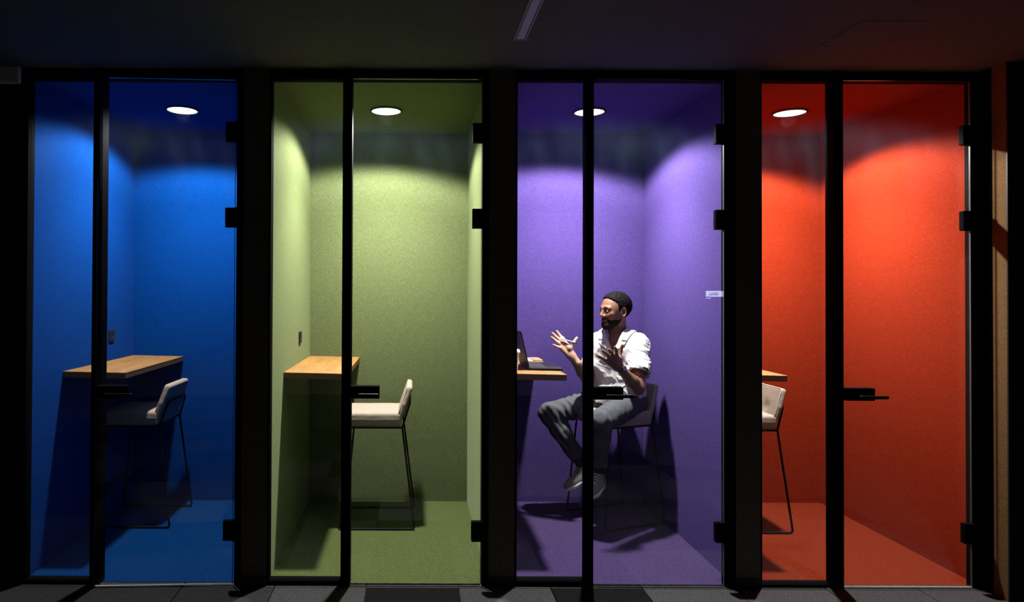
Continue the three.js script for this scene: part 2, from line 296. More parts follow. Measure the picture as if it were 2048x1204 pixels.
// surface of f = 0 inside lo..hi (naive surface nets)
function surface(f, lo, hi, cell) {
  const n = [0, 1, 2].map(k => Math.ceil((hi[k] - lo[k]) / cell) + 1), [nx, ny, nz] = n, val = new Float32Array(nx * ny * nz), at = new Int32Array(nx * ny * nz).fill(-1);
  let q = 0; for (let k = 0; k < nz; k++) for (let j = 0; j < ny; j++) for (let i = 0; i < nx; i++) val[q++] = f(lo[0] + i * cell, lo[1] + j * cell, lo[2] + k * cell);
  const pos = [], idx = [], sx = 1, sy = nx, sz = nx * ny, offs = [0, sx, sy, sx + sy, sz, sx + sz, sy + sz, sx + sy + sz];
  const edges = [[0, 1], [2, 3], [4, 5], [6, 7], [0, 2], [1, 3], [4, 6], [5, 7], [0, 4], [1, 5], [2, 6], [3, 7]];
  for (let k = 0; k < nz - 1; k++) for (let j = 0; j < ny - 1; j++) for (let i = 0; i < nx - 1; i++) {
    const o = i + sy * j + sz * k; let mask = 0; for (let c = 0; c < 8; c++) if (val[o + offs[c]] < 0) mask |= 1 << c;
    if (mask === 0 || mask === 255) continue;
    let x = 0, y = 0, z = 0, m = 0;
    for (const [a, b] of edges) { const sa = mask >> a & 1, sb = mask >> b & 1; if (sa === sb) continue; const va = val[o + offs[a]], vb = val[o + offs[b]], t = va / (va - vb); x += (a & 1) + t * ((b & 1) - (a & 1)); y += (a >> 1 & 1) + t * ((b >> 1 & 1) - (a >> 1 & 1)); z += (a >> 2 & 1) + t * ((b >> 2 & 1) - (a >> 2 & 1)); m++; }
    at[o] = pos.length / 3; pos.push(lo[0] + (i + x / m) * cell, lo[1] + (j + y / m) * cell, lo[2] + (k + z / m) * cell);
  }
  const quad = (a, b, c, d, flip) => { if (a < 0 || b < 0 || c < 0 || d < 0) return; flip ? idx.push(a, c, b, b, c, d) : idx.push(a, b, c, b, d, c); };
  for (let k = 1; k < nz - 1; k++) for (let j = 1; j < ny - 1; j++) for (let i = 1; i < nx - 1; i++) {
    const o = i + sy * j + sz * k, s = val[o] < 0;
    if (s !== val[o + sx] < 0) quad(at[o - sy - sz], at[o - sz], at[o - sy], at[o], !s);
    if (s !== val[o + sy] < 0) quad(at[o - sx - sz], at[o - sx], at[o - sz], at[o], !s);
    if (s !== val[o + sz] < 0) quad(at[o - sx - sy], at[o - sy], at[o - sx], at[o], !s);
  }
  const g = new THREE.BufferGeometry(); g.setAttribute('position', new THREE.BufferAttribute(new Float32Array(pos), 3)); g.setIndex(idx); g.computeVertexNormals();
  const p = g.attributes.position, uv = new Float32Array(p.count * 2); for (let i = 0; i < p.count; i++) { uv[2 * i] = p.getX(i) + 0.6 * p.getZ(i); uv[2 * i + 1] = p.getY(i) + 0.35 * p.getZ(i); }
  g.setAttribute('uv', new THREE.BufferAttribute(uv, 2)); return g;
}

// ---------------------------------------------------------------- bar stools (facing -x at rest)
const seatGeo = surface((x, y, z) => {
  const t = 0.006 * Math.cos(x * 9) * Math.cos(z * 7.5);
  return rboxSdf([-0.045, 0.735, 0], [0.205, 0.049 + t, 0.208], 0.022)(x, y, z) + 0.0009 * noise3(x * 7, y * 40, z * 7) - 0.0035 * Math.exp(-(((y - 0.738) / 0.0045) ** 2));
}, [-0.27, 0.66, -0.23], [0.18, 0.81, 0.23], 0.0085);
const backTilt = 0.33;
const backGeo = (() => {
  const g = surface((x, y, z) => {
    const wz = 0.206 - 0.02 * Math.max(0, y) / 0.13, dimple = 0.010 * Math.exp(-((z - 0.07) ** 2 + (y + 0.02) ** 2) / 0.0012) + 0.008 * Math.exp(-((z + 0.08) ** 2 + (y + 0.03) ** 2) / 0.0016);
    return rboxSdf([0, 0, 0], [0.019 + (x < 0 ? 0.006 * Math.cos(y * 10) * Math.cos(z * 7) - dimple : 0), 0.128, wz], 0.016)(x, y, z) + 0.0009 * noise3(x * 12, y * 14, z * 40);
  }, [-0.05, -0.15, -0.23], [0.05, 0.15, 0.23], 0.0075);
  g.rotateZ(-backTilt); g.translate(0.178, 0.838, 0); return g;
})();
const loopGeo = (() => { const c = new THREE.CatmullRomCurve3([[-0.118, -0.185], [-0.118, 0.185], [-0.05, 0.201], [0.1, 0.187], [0.121, 0.17], [0.121, -0.17], [0.1, -0.187], [-0.05, -0.201]].map(([y, z]) => new THREE.Vector3(-0.018, y, z)), true, 'catmullrom', 0.1); const g = new THREE.TubeGeometry(c, 90, 0.0036, 6, true); g.rotateZ(-backTilt); g.translate(0.178, 0.838, 0); return g; })();
const ROD = 0.0072;
function makeStool() {
  const o = new THREE.Group();
  part('seat', seatGeo, M.cushion, o); const bk = part('backrest', backGeo, M.cushion, o); part('piping', loopGeo, M.piping, bk);
  for (const s of [-1, 1]) {
    const z = 0.19 * s, zf = 0.222 * s;
    part('leg', tube([[-0.19, 0.684, z], [-0.248, 0.04, zf]], ROD), M.blackRod, o);
    part('leg', tube([[0.165, 0.684, z], [0.246, 0.04, zf]], ROD), M.blackRod, o);
    part('runner', bentTube([[-0.248, 0.042, zf], [-0.252, ROD, zf], [0.252, ROD, zf], [0.246, 0.042, zf]], ROD, 0.026), M.blackRod, o);
    part('seat_rail', tube([[-0.19, 0.682, z], [0.165, 0.682, z]], ROD), M.blackRod, o);
  }
  part('back_loop', bentTube([[0.165, 0.684, 0.19], [0.216, 0.846, 0.170], [0.216, 0.846, -0.170], [0.165, 0.684, -0.19]], ROD, 0.03), M.blackRod, o);
  part('seat_rail', tube([[-0.19, 0.682, -0.19], [-0.19, 0.682, 0.19]], ROD), M.blackRod, o);
  part('footrest', tube([[-0.228, 0.258, -0.210], [-0.228, 0.258, 0.210]], ROD), M.blackRod, o);
  return o;
}
const stool0 = makeStool();
[['beige upholstered bar stool with black legs tucked under the desk of the blue booth', -1.892, -1.06, 0], ['beige upholstered bar stool with black legs standing in the empty green booth', -0.240, -1.045, 0], ['beige upholstered bar stool the seated man sits on in the purple booth', 1.441, -1.097, 0.357], ['beige upholstered bar stool half hidden behind the pillar in the red booth', 2.285, -1.01, 0]].forEach(([label, x, z, turn], i) => {
  const s = i ? stool0.clone() : stool0; s.name = numbered('bar_stool'); s.position.set(x, 0, z); s.rotation.y = turn; scene.add(s); info(s, label, 'bar stool', 'bar stools in the booths');
});

// ---------------------------------------------------------------- things on the purple desk
{
  const top = x => DESK_TOP - 0.018 * (x - wallL(2));
  const lx = 0.735, lz = -0.785, y0 = top(0.84) + 0.0055;
  const l = thing('laptop', 'open black laptop on the oak desk facing the seated man', 'laptop', [lx, y0, lz]); l.rotation.z = -0.018;
  const base = part('base', rbox(0.222, 0.014, 0.36, 0.004, 0.111, 0.007, 0), M.laptop, l);
  const keyGeo = rbox(0.0145, 0.002, 0.0165, 0.0006, 0, 0, 0, 1);
  for (let r = 0; r < 6; r++) for (let c = 0; c < 15; c++) { const k = part('key', keyGeo, M.key, base); k.position.set(0.028 + r * 0.0172, 0.0148, -0.137 + c * 0.0196); }
  part('touchpad', rbox(0.066, 0.0012, 0.11, 0.0005, 0.178, 0.0142, 0.0, 1), M.screen, base);
  const lid = part('lid', rbox(0.236, 0.008, 0.36, 0.003, 0.118, 0, 0), M.laptop, l); lid.position.set(0.004, 0.014, 0); lid.rotation.z = Math.PI / 2 + 0.24;
  part('display', box(0.010, -0.0052, -0.172, 0.228, -0.0041, 0.172), M.screen, lid, 'dark laptop display');
  const cx = 0.628, cz = -0.545;
  const c = thing('coffee_cup', 'white paper coffee cup with a lid beside the laptop', 'cup', [cx, top(cx), cz]); c.rotation.z = -0.018;
  part('cup', lathe([[0, 0.001], [0.026, 0.0], [0.027, 0.002], [0.0385, 0.118], [0.0395, 0.12], [0.0375, 0.121]], 40), M.cup, c);
  part('lid', lathe([[0.0385, 0.117], [0.0425, 0.117], [0.0428, 0.124], [0.040, 0.127], [0.038, 0.138], [0.0345, 0.1385], [0.033, 0.132], [0, 0.132]], 40), M.cupLid, c, 'white plastic lid');
  const n = thing('notebook', 'closed brown kraft notebook lying at the back of the desk', 'notebook', [0.907, top(0.907), -1.265]); n.rotation.z = -0.018;
  part('cover', rbox(0.068, 0.002, 0.19, 0.0008, 0, 0.0095, 0, 1), M.kraft, n); part('pages', box(-0.0325, 0.002, -0.093, 0.0325, 0.0085, 0.093), M.paper, n, 'white page block'); part('cover', rbox(0.068, 0.002, 0.19, 0.0008, 0, 0.001, 0, 1), M.kraft, n);
  const p = thing('note_pad', 'small white note pad between laptop and brown notebook', 'note pad', [0.834, top(0.834), -1.27]); p.rotation.z = -0.018;
  part('sheets', rbox(0.068, 0.006, 0.17, 0.001, 0, 0.003, 0, 1), M.paper, p); part('binding', rbox(0.068, 0.0065, 0.012, 0.001, 0, 0.0033, -0.079, 1), M.cupLid, p, 'glued top edge');
}

// ---------------------------------------------------------------- wall sockets above two desks
function socket(i, z, label) {
  const s = thing('wall_socket', label, 'socket', [wallL(i), 1.283, z], 0, 'black wall sockets');
  part('cover_plate', rbox(0.010, 0.082, 0.082, 0.004, 0.005, 0, 0), M.socket, s);
  const rim = part('insert', lathe([[0.0, -0.004], [0.019, -0.004], [0.0205, 0.003], [0.023, 0.003]], 32).rotateZ(-Math.PI / 2).translate(0.0085, 0, 0), M.socket, s);
  for (const dz of [-0.0095, 0.0095]) part('pin_hole', new THREE.CylinderGeometry(0.0026, 0.0026, 0.002, 12).rotateZ(Math.PI / 2).translate(0.0048, 0, dz), M.socketHole, rim);
  for (const dy of [-0.0185, 0.0185]) part('earth_clip', rbox(0.010, 0.002, 0.005, 0.0008, 0.008, dy, 0, 1), M.steel, rim, 'steel earth clip');
}
socket(0, -1.06, 'black wall socket on the blue felt above the desk');
socket(1, -0.985, 'black wall socket on the green felt above the desk');

// ---------------------------------------------------------------- corridor fittings
{
  const s = thing('slot_light', 'unlit narrow linear light let into the corridor ceiling', 'ceiling light', [0.507, CEIL, 0]);
  part('trim', mergeGeometries([box(-0.030, -0.003, 0.445, -0.023, 0.0, 3.0), box(0.023, -0.003, 0.445, 0.030, 0.0, 3.0), box(-0.030, -0.003, 0.438, 0.030, 0.0, 0.445)]), M.slotTrim, s, 'thin pale trim');
  part('gap', box(-0.023, -0.0006, 0.445, 0.023, 0.0, 3.0), M.plinth, s, 'dark shadow gap');
  part('diffuser', rbox(0.037, 0.003, 2.54, 0.001, 0, -0.0015, 1.722, 1), M.slotDiffuser, s, 'unlit white diffuser');
  const h = thing('ceiling_hatch', 'flat access hatch in the corridor ceiling above the red booth', 'hatch', [2.15, CEIL, 0.53]);
  part('hatch_panel', rbox(0.292, 0.0016, 0.292, 0.0005, 0, -0.0008, 0, 1), M.ceiling, h);
  part('hatch_frame', mergeGeometries([box(-0.158, -0.0012, -0.158, 0.158, 0, -0.150), box(-0.158, -0.0012, 0.150, 0.158, 0, 0.158), box(-0.158, -0.0012, -0.150, -0.150, 0, 0.150), box(0.150, -0.0012, -0.150, 0.158, 0, 0.150)]), M.ceiling, h);
  const e = thing('ceiling_bulkhead', 'pale grey boxed bulkhead under the ceiling beside the blue booth', 'bulkhead', [-2.285, CEIL, 0.0]);
  part('casing', rbox(0.235, 0.088, 0.03, 0.004, 0, -0.045, 0.0155), M.cup, e); part('cover', rbox(0.10, 0.105, 0.04, 0.003, -0.068, -0.0535, 0.0205), M.cup, e);
}
{ // lit sign on the far corridor wall; the purple door mirrors it
  const cv = document.createElement('canvas'); cv.width = 512; cv.height = 160; const c = cv.getContext('2d');
  c.fillStyle = '#e9eeff'; c.fillRect(0, 0, 512, 160); c.fillStyle = '#141c26'; c.font = 'bold 118px sans-serif'; c.textBaseline = 'middle'; c.textAlign = 'center'; c.fillText('HEAL', 300, 84);
  const tx = new THREE.CanvasTexture(cv); tx.colorSpace = THREE.SRGBColorSpace;
  const s = thing('wall_sign', 'small lit white sign reading HEAL on the grey far wall', 'sign', [4.62, 1.583, 6.5]);
  part('casing', rbox(0.30, 0.105, 0.04, 0.004, 0, 0, -0.02), M.plinth, s);
  const face = new THREE.PlaneGeometry(0.285, 0.089).rotateY(Math.PI).translate(0, 0, -0.0405);
  part('screen', face, std({ color: 0x000000, emissive: 0xffffff, emissiveMap: tx, emissiveIntensity: 7, roughness: 0.5 }), s, 'glowing sign face');
  part('status_bar_screen', box(-0.12, -0.072, -0.03, -0.06, -0.062, 0), std({ color: 0x000000, emissive: 0xe4e2ff, emissiveIntensity: 7 }), s, 'glowing white strip');
}

// ---------------------------------------------------------------- the seated man
{
  const BASE = [1.43, 0, -1.08];
  const man = thing('person', 'man in a white shirt and grey jeans talking with raised hands, holding a pen', 'person', BASE);
  const put = g => { g.translate(-BASE[0], -BASE[1], -BASE[2]); return g; };
  const F = [-0.62, 0, 0.785], L = [0.785, 0, 0.62];                  // chest: forward and his left
  const C = V(1.452, 1.17, -1.05);
  const shL = V(1.566, 1.245, -0.965), shR = V(1.336, 1.243, -1.140), elL = V(1.503, 0.963, -0.795), wrL = V(1.352, 1.116, -0.715), elR = V(1.246, 0.975, -1.085), wrR = V(1.099, 1.165, -0.952);
  const hipL = V(1.545, 0.838, -1.01), hipR = V(1.41, 0.836, -1.165), knL = V(1.236, 0.752, -0.745), knR = V(0.985, 0.728, -1.15), anL = V(1.258, 0.392, -0.865), anR = V(1.208, 0.372, -1.12);
  const pelvis = V(1.465, 0.88, -1.095), neck = V(1.449, 1.315, -1.058);
  const HC = V(1.411, 1.477, -1.018);
  const hf = new THREE.Vector3(-0.93, -0.03, 0.36).normalize(), hl = new THREE.Vector3(0, 1, 0).cross(hf).normalize(), hu = hf.clone().cross(hl).normalize();
  const HS = 1.045;                                                    // head size
  const toHead = (x, y, z) => { const a = (x - HC[0]) / HS, b = (y - HC[1]) / HS, c = (z - HC[2]) / HS; return [a * hl.x + b * hl.y + c * hl.z, a * hu.x + b * hu.y + c * hu.z, a * hf.x + b * hf.y + c * hf.z]; };
  const fromHead = (a, b, c) => [HC[0] + HS * (a * hl.x + b * hu.x + c * hf.x), HC[1] + HS * (a * hl.y + b * hu.y + c * hf.y), HC[2] + HS * (a * hl.z + b * hu.z + c * hf.z)];
  // head in its own axes: x his left, y up, z forward
  const skull = blend([ell([0, 0.034, -0.018], [0.075, 0.089, 0.097]), ell([0, -0.018, 0.024], [0.062, 0.082, 0.066]), cap([0, -0.094, 0.062], [0, -0.094, 0.062], 0.024), cap([0.044, -0.062, 0.004], [0.010, -0.098, 0.058], 0.019, 0.018), cap([-0.044, -0.062, 0.004], [-0.010, -0.098, 0.058], 0.019, 0.018)], 0.035);
  const brow = blend([cap([0.040, 0.020, 0.070], [0.010, 0.022, 0.084], 0.009), cap([-0.040, 0.020, 0.070], [-0.010, 0.022, 0.084], 0.009), cap([0.044, -0.020, 0.056], [0.030, -0.030, 0.066], 0.015), cap([-0.044, -0.020, 0.056], [-0.030, -0.030, 0.066], 0.015)], 0.012);
  const nose = blend([cap([0, 0.012, 0.085], [0, -0.026, 0.106], 0.0075, 0.0105), cap([0.012, -0.033, 0.094], [0.010, -0.031, 0.098], 0.0075), cap([-0.012, -0.033, 0.094], [-0.010, -0.031, 0.098], 0.0075)], 0.010);
  const mouth = blend([cap([0.019, -0.061, 0.080], [0, -0.058, 0.090], 0.0062), cap([-0.019, -0.061, 0.080], [0, -0.058, 0.090], 0.0062), cap([0.016, -0.070, 0.080], [-0.016, -0.070, 0.080], 0.0085)], 0.006);
  const headSdf = (x, y, z) => {
    let d = smin(skull(x, y, z), brow(x, y, z), 0.018);
    for (const s of [-1, 1]) d = smax(d, -(Math.hypot(x - s * 0.031, (y - 0.004) * 1.15, z - 0.096) - 0.0165), 0.012);
    d = smin(d, nose(x, y, z), 0.012); d = smin(d, mouth(x, y, z), 0.006);
    for (const s of [-1, 1]) {
      d = smin(d, Math.hypot(x - s * 0.031, y - 0.003, z - 0.074) - 0.0118, 0.004);                                       // lids
      const ex = x - s * (0.079 - 0.25 * (z + 0.008)), ey = y + 0.008 + 0.12 * (z + 0.008), ez = z + 0.012;
      const rim = Math.hypot(Math.hypot(ey / 0.031, ez / 0.0195) * 0.022 - 0.019, ex) - 0.0048, bowl = Math.max(Math.hypot(ey / 0.030, ez / 0.018) * 0.02 - 0.019, Math.abs(ex + s * 0.003) - 0.003);
      d = smin(d, Math.min(rim, bowl), 0.005);
    }
    return d;
  };
  const neckSdf = cap([0, -0.055, -0.028], [0, -0.12, -0.035], 0.052, 0.047);
  const headBox = 0.19;
  const headWorld = (x, y, z) => { const [a, b, c] = toHead(x, y, z); return HS * smin(headSdf(a, b, c), neckSdf(a, b, c), 0.02); };
  const headGeo = surface(headWorld, add(HC, [-headBox, -0.135, -headBox]), add(HC, [headBox, 0.17, headBox]), 0.0031);
  // torso, neck, arms and legs under the clothes
  const along = (c, l, f, y = 0) => [c[0] + L[0] * l + F[0] * f, c[1] + y, c[2] + L[2] * l + F[2] * f];
  const chestR = 0.087;
  const core = blend([cap(along(C, 0.085, 0.0, 0.03), along(pelvis, 0.07, 0, 0.02), chestR, 0.085), cap(along(C, -0.085, 0.0, 0.03), along(pelvis, -0.07, 0, 0.02), chestR, 0.085), cap(shL, shR, 0.046)], 0.06);
  const bodyF = blend([core, cap(neck, fromHead(0, -0.075, -0.028), 0.061, 0.0545), cap(along(C, 0, 0.022, 0.10), neck, 0.062, 0.058),
    cap(shL, elL, 0.049, 0.040), cap(elL, mixv(elL, wrL, 0.35), 0.0405, 0.042), cap(mixv(elL, wrL, 0.35), wrL, 0.042, 0.0265),
    cap(shR, elR, 0.047, 0.038), cap(elR, mixv(elR, wrR, 0.35), 0.039, 0.040), cap(mixv(elR, wrR, 0.35), wrR, 0.040, 0.0262),
    cap(hipL, knL, 0.068, 0.05), cap(knL, anL, 0.045, 0.034), cap(hipR, knR, 0.068, 0.05), cap(knR, anR, 0.045, 0.034)], 0.022);
  const bodyGeo = surface(bodyF, [0.87, 0.25, -1.30], [1.70, 1.42, -0.60], 0.0115);
  // hands: knuckles and finger joints placed one by one
  const hand = (wrist, knuckles, fingers, thumb, normal, w) => {
    const n = new THREE.Vector3(...normal).normalize(), bend = (a, b, t, s) => add(mixv(a, b, t), n.toArray(), s);
    const palm = blend([...knuckles.map((k, i) => cap(add(wrist, [(k[0] - knuckles[1][0]) * 0.45, (k[1] - knuckles[1][1]) * 0.45, (k[2] - knuckles[1][2]) * 0.45]), k, 0.0155, 0.0125)), cap(wrist, thumb[0], 0.021, 0.0165), cap(mixv(knuckles[0], knuckles[1], 0.5), thumb[0], 0.011, 0.014)], 0.016);
    const fs = fingers.map(([tip, curl], i) => { const k = knuckles[i], r = [0.0095, 0.0098, 0.0093, 0.0082][i] * w, a = bend(k, tip, 0.45, -curl), b = bend(k, tip, 0.76, -curl * 0.7); return [cap(k, a, r * 1.08, r), cap(a, b, r, r * 0.92), cap(b, tip, r * 0.92, r * 0.74)]; });
    const ts = [cap(thumb[0], thumb[1], 0.0155, 0.0122), cap(thumb[1], thumb[2], 0.0120, 0.0098)];
    const wristC = cap(wrist, add(wrist, [(wrist[0] - knuckles[1][0]) * 0.5, (wrist[1] - knuckles[1][1]) * 0.5, (wrist[2] - knuckles[1][2]) * 0.5]), 0.0245, 0.0265);
    return (x, y, z) => {
      let d = smin(palm(x, y, z), wristC(x, y, z), 0.02), q = 1;
      for (const f of fs) { let e = smin(f[0](x, y, z), f[1](x, y, z), 0.003); e = smin(e, f[2](x, y, z), 0.003); q = Math.min(q, e); }
      q = Math.min(q, smin(ts[0](x, y, z), ts[1](x, y, z), 0.005));
      return smin(d, q, 0.010);
    };
  };
  // right hand: palm to the corridor, fingers up and forward, pen held by the thumb
  const kR = [V(1.042, 1.282, -0.985), V(1.030, 1.265, -0.978), V(1.021, 1.245, -0.970), V(1.021, 1.218, -0.960)];
  const rightHand = hand(wrR, kR, [[V(1.006, 1.331, -1.012), 0.006], [V(0.974, 1.317, -1.002), 0.006], [V(0.965, 1.290, -0.990), 0.006], [V(0.973, 1.239, -0.970), 0.006]], [V(1.084, 1.216, -0.950), V(1.107, 1.253, -0.950), V(1.134, 1.287, -0.962)], [0, 0.45, 1], 1.08);
  const rightGeo = surface(rightHand, [0.93, 1.10, -1.06], [1.18, 1.36, -0.89], 0.0028);
  // left hand: back of the hand to the corridor, fingers spread
  const kL = [V(1.318, 1.201, -0.668), V(1.291, 1.198, -0.650), V(1.265, 1.188, -0.642), V(1.242, 1.168, -0.648)];
  const leftHand = hand(wrL, kL, [[V(1.297, 1.254, -0.628), -0.008], [V(1.252, 1.240, -0.612), -0.008], [V(1.213, 1.233, -0.608), -0.008], [V(1.181, 1.200, -0.612), -0.007]], [V(1.354, 1.168, -0.712), V(1.362, 1.214, -0.722), V(1.372, 1.258, -0.715)], [0.2, 0, 1], 1.08);
  const leftGeo = surface(leftHand, [1.15, 1.05, -0.82], [1.42, 1.29, -0.58], 0.0028);
  const pigment = (g, palm) => { const n = g.attributes.normal, c = new Float32Array(n.count * 3); for (let i = 0; i < n.count; i++) { const t = palm ? Math.max(0, Math.min(1, (n.getX(i) * palm[0] + n.getY(i) * palm[1] + n.getZ(i) * palm[2] + 0.05) * 2.5)) : 0; c.set([0.18 + 0.24 * t, 0.086 + 0.155 * t, 0.045 + 0.115 * t], 3 * i); } g.setAttribute('color', new THREE.BufferAttribute(c, 3)); return g; };
  const skinGeo = put(mergeGeometries([pigment(bodyGeo), pigment(headGeo), pigment(rightGeo, [0, 0.4, 0.92]), pigment(leftGeo, [-0.3, 0.1, -0.95])]));
  part('body', skinGeo, M.skin, man, 'brown skin');

  // hair and beard sit on the same head
  const hairF = (x, y, z) => {
    const [a, b, c] = toHead(x, y, z);
    let d = ell([0, 0.034, -0.0215], [0.0835, 0.0965, 0.1105])(a, b, c);
    d += 0.0035 * noise3(x * 95, y * 95, z * 95) + 0.002 * noise3(x * 190, y * 190, z * 190);
    const cm = b > 0.06 ? 0.024 + (b - 0.06) * 1.35 : 0.018 + (b - 0.06) * 0.10 + 0.006;   // hairline: forehead, temple, sideburn
    const front = (cm + 0.002 * noise3(x * 120, y * 120, z * 120) - c) * 0.7;
    const reg = Math.min(c + 0.030 + 0.25 * (b + 0.02), Math.max(0.008 - c, -(b + 0.024))) - Math.max(0, (b - 0.016) * 3), nape = -(b + 0.058);
    return HS * Math.max(smax(d, -front, 0.006), reg * 0.8, nape);
  };
  part('hair', put(surface(hairF, add(HC, [-0.16, -0.10, -0.16]), add(HC, [0.16, 0.17, 0.16]), 0.0034)), M.hair, man, 'short curly black hair');
  const beardF = (x, y, z) => {
    const [a, b, c] = toHead(x, y, z);
    const d = headSdf(a, b, c) - 0.0020 - 0.0012 * noise3(x * 160, y * 160, z * 160);
    const lim = c < 0.062 ? -0.050 - 0.30 * (c - 0.016) : Math.min(-0.0465, -0.0638 + (c - 0.062) * 0.85);
    const edge = -(b - lim) + 0.002 * noise3(x * 110, y * 110, z * 110);                 // below the line from sideburn to moustache
    const cheek = Math.max(-edge, -(c + 0.004 + 0.2 * (b + 0.06)), -(b + 0.125));
    const lip = 0.0100 - Math.hypot(a * 0.55, (b + 0.065) * 1.15, (c - 0.088) * 0.6), noseCut = b + 0.046 - Math.max(0, Math.abs(a) - 0.018) * 0.5;
    return HS * Math.max(d, cheek, lip, c > 0.06 ? noseCut : -1);
  };
  part('beard', put(surface(beardF, add(HC, [-0.14, -0.15, -0.12]), add(HC, [0.14, 0.02, 0.16]), 0.0029)), M.beard, man, 'trimmed black beard');
  const basis = new THREE.Matrix4().makeBasis(hl, hu, hf);
  const onHead = (g, a, b, c) => { g.applyMatrix4(basis); g.scale(HS, HS, HS); const p = fromHead(a, b, c); g.translate(...p); return put(g); };
  for (const s of [-1, 1]) {
    const eye = part('eye', onHead(new THREE.SphereGeometry(0.0112, 20, 14).scale(1, 0.42, 1), s * 0.031, -0.0005, 0.0752), M.eyeWhite, man);
    part('iris', onHead(new THREE.SphereGeometry(0.0056, 16, 12), s * 0.031, -0.0015, 0.0818), M.iris, eye);
    const bc = new THREE.CatmullRomCurve3([[0.012, 0.0235, 0.0925], [0.026, 0.0275, 0.0893], [0.046, 0.0215, 0.0745]].map(p => new THREE.Vector3(s * p[0], p[1], p[2])));
    const eb = new THREE.TubeGeometry(bc, 16, 0.0026, 6, false); part('eyebrow', onHead(eb, 0, 0, 0), M.beard, man, 'black eyebrow');
  }
  part('lips', onHead(mergeGeometries([new THREE.TubeGeometry(new THREE.CatmullRomCurve3([[-0.019, -0.0625, 0.084], [0, -0.0595, 0.0955], [0.019, -0.0625, 0.084]].map(p => new THREE.Vector3(...p))), 14, 0.0032, 6), new THREE.TubeGeometry(new THREE.CatmullRomCurve3([[-0.017, -0.0665, 0.084], [0, -0.070, 0.0925], [0.017, -0.0665, 0.084]].map(p => new THREE.Vector3(...p))), 14, 0.0042, 6)]), 0, 0, 0), M.lips, man);

  // shirt
  const toChest = (x, y, z) => { const a = x - C[0], b = y - C[1], c = z - C[2]; return [a * L[0] + c * L[2], b, a * F[0] + c * F[2]]; };
  const slL = mixv(shL, elL, 0.66), slR = mixv(shR, elR, 0.66);
  const dirOf = (a, b) => { const v = new THREE.Vector3(b[0] - a[0], b[1] - a[1], b[2] - a[2]).normalize(); return v.toArray(); };
  const dL = dirOf(shL, elL), dR = dirOf(shR, elR);
  const trunk = blend([cap(along(C, 0.088, 0.004, 0.035), along(pelvis, 0.082, 0.012, -0.02), 0.104, 0.112), cap(along(C, -0.088, 0.004, 0.035), along(pelvis, -0.082, 0.012, -0.02), 0.104, 0.112), cap(add(shL, [0, -0.004, 0]), neck, 0.056, 0.064), cap(add(shR, [0, -0.004, 0]), neck, 0.056, 0.064), cap(along(pelvis, -0.06, 0.06, -0.02), along(pelvis, 0.06, 0.06, -0.02), 0.09)], 0.055);
  const sleeve = (s, e, d, end) => { const t = cap(add(s, [0, 0.0, 0]), add(end, d, 0.04), 0.070, 0.080); return (x, y, z) => { const q = (x - end[0]) * d[0] + (y - end[1]) * d[1] + (z - end[2]) * d[2]; return smax(t(x, y, z), q, 0.008); }; };
  const sL = sleeve(shL, elL, dL, slL), sR = sleeve(shR, elR, dR, slR);
  const armHole = (a, b, x, y, z) => cap(a, b, 0.056, 0.052)(x, y, z);
  const folds = (x, y, z) => { const [a, b, c] = toChest(x, y, z); const w = 2.2 * noise3(x * 5, y * 5, z * 5); const ridge = n => 1 - Math.abs(n); return 0.0045 * Math.sin(b * 46 + a * 30 + w) * Math.max(0, Math.min(1, (0.06 - b) / 0.14)) * (0.5 + 0.5 * noise3(x * 6 + 3, y * 6, z * 6)) + 0.0022 * noise3(x * 8, y * 9, z * 8) - 0.0050 * ridge(noise3(x * 9 + y * 7, y * 11 - x * 4, z * 10)) ** 3; };
  const shirtClosed = (x, y, z) => { let d = trunk(x, y, z); d = smin(d, sL(x, y, z) - 0.006 * (1 - Math.abs(noise3(y * 17 + x * 9, x * 5, z * 8))) ** 3, 0.03); d = smin(d, sR(x, y, z), 0.03); return d + folds(x, y, z); };
  const hem = (x, y, z) => 0.818 + 0.02 * noise3(x * 7, 1, z * 7) - y;
  const shirtF = (x, y, z) => {
    let d = Math.max(shirtClosed(x, y, z), hem(x, y, z));
    const [a, b, c] = toChest(x, y, z);
    d = smax(d, -cap(add(neck, [0, -0.012, 0]), fromHead(0, -0.08, -0.03), 0.066, 0.075)(x, y, z), 0.006);
    if (c > 0) d = smax(d, -Math.max(Math.abs(a + 0.006) - Math.max(0, (b - 0.015) * 0.42), 0.055 - c), 0.004);   // open V neck
    d = Math.max(d, -Math.max(cap(mixv(shL, elL, 0.45), elL, 0.064, 0.066)(x, y, z), -((x - slL[0]) * dL[0] + (y - slL[1]) * dL[1] + (z - slL[2]) * dL[2]) - 0.045));
    return d;
  };
  const sBox = [[1.14, 0.79, -1.30], [1.70, 1.375, -0.79]];
  const shirt = part('shirt', put(surface(shirtF, sBox[0], sBox[1], 0.0056)), M.shirt, man, 'white short-sleeved shirt');
  const collarF = (x, y, z) => {
    const [a, b, c] = toChest(x, y, z), u = Math.abs(a + 0.006), v = Math.max(0, (b - 0.015) * 0.42);
    const shell = Math.abs(shirtClosed(x, y, z) - 0.0055) - 0.0034;
    const lapel = Math.max(v - u, u - v - 0.012 - Math.max(0, Math.min(0.052, (b - 0.02) * 0.95)), 0.02 - b, -c - 0.02, b > 0.098 && b < 0.104 ? u - v - 0.028 : -1);
    const nx = x - neck[0] + 0.006, nz = z - neck[2] - 0.004, nr = Math.hypot(nx, nz), fw = nx * F[0] + nz * F[2], top = 0.168 - 0.42 * fw;
    const open = fw - 0.040 + 0.25 * Math.abs(a);
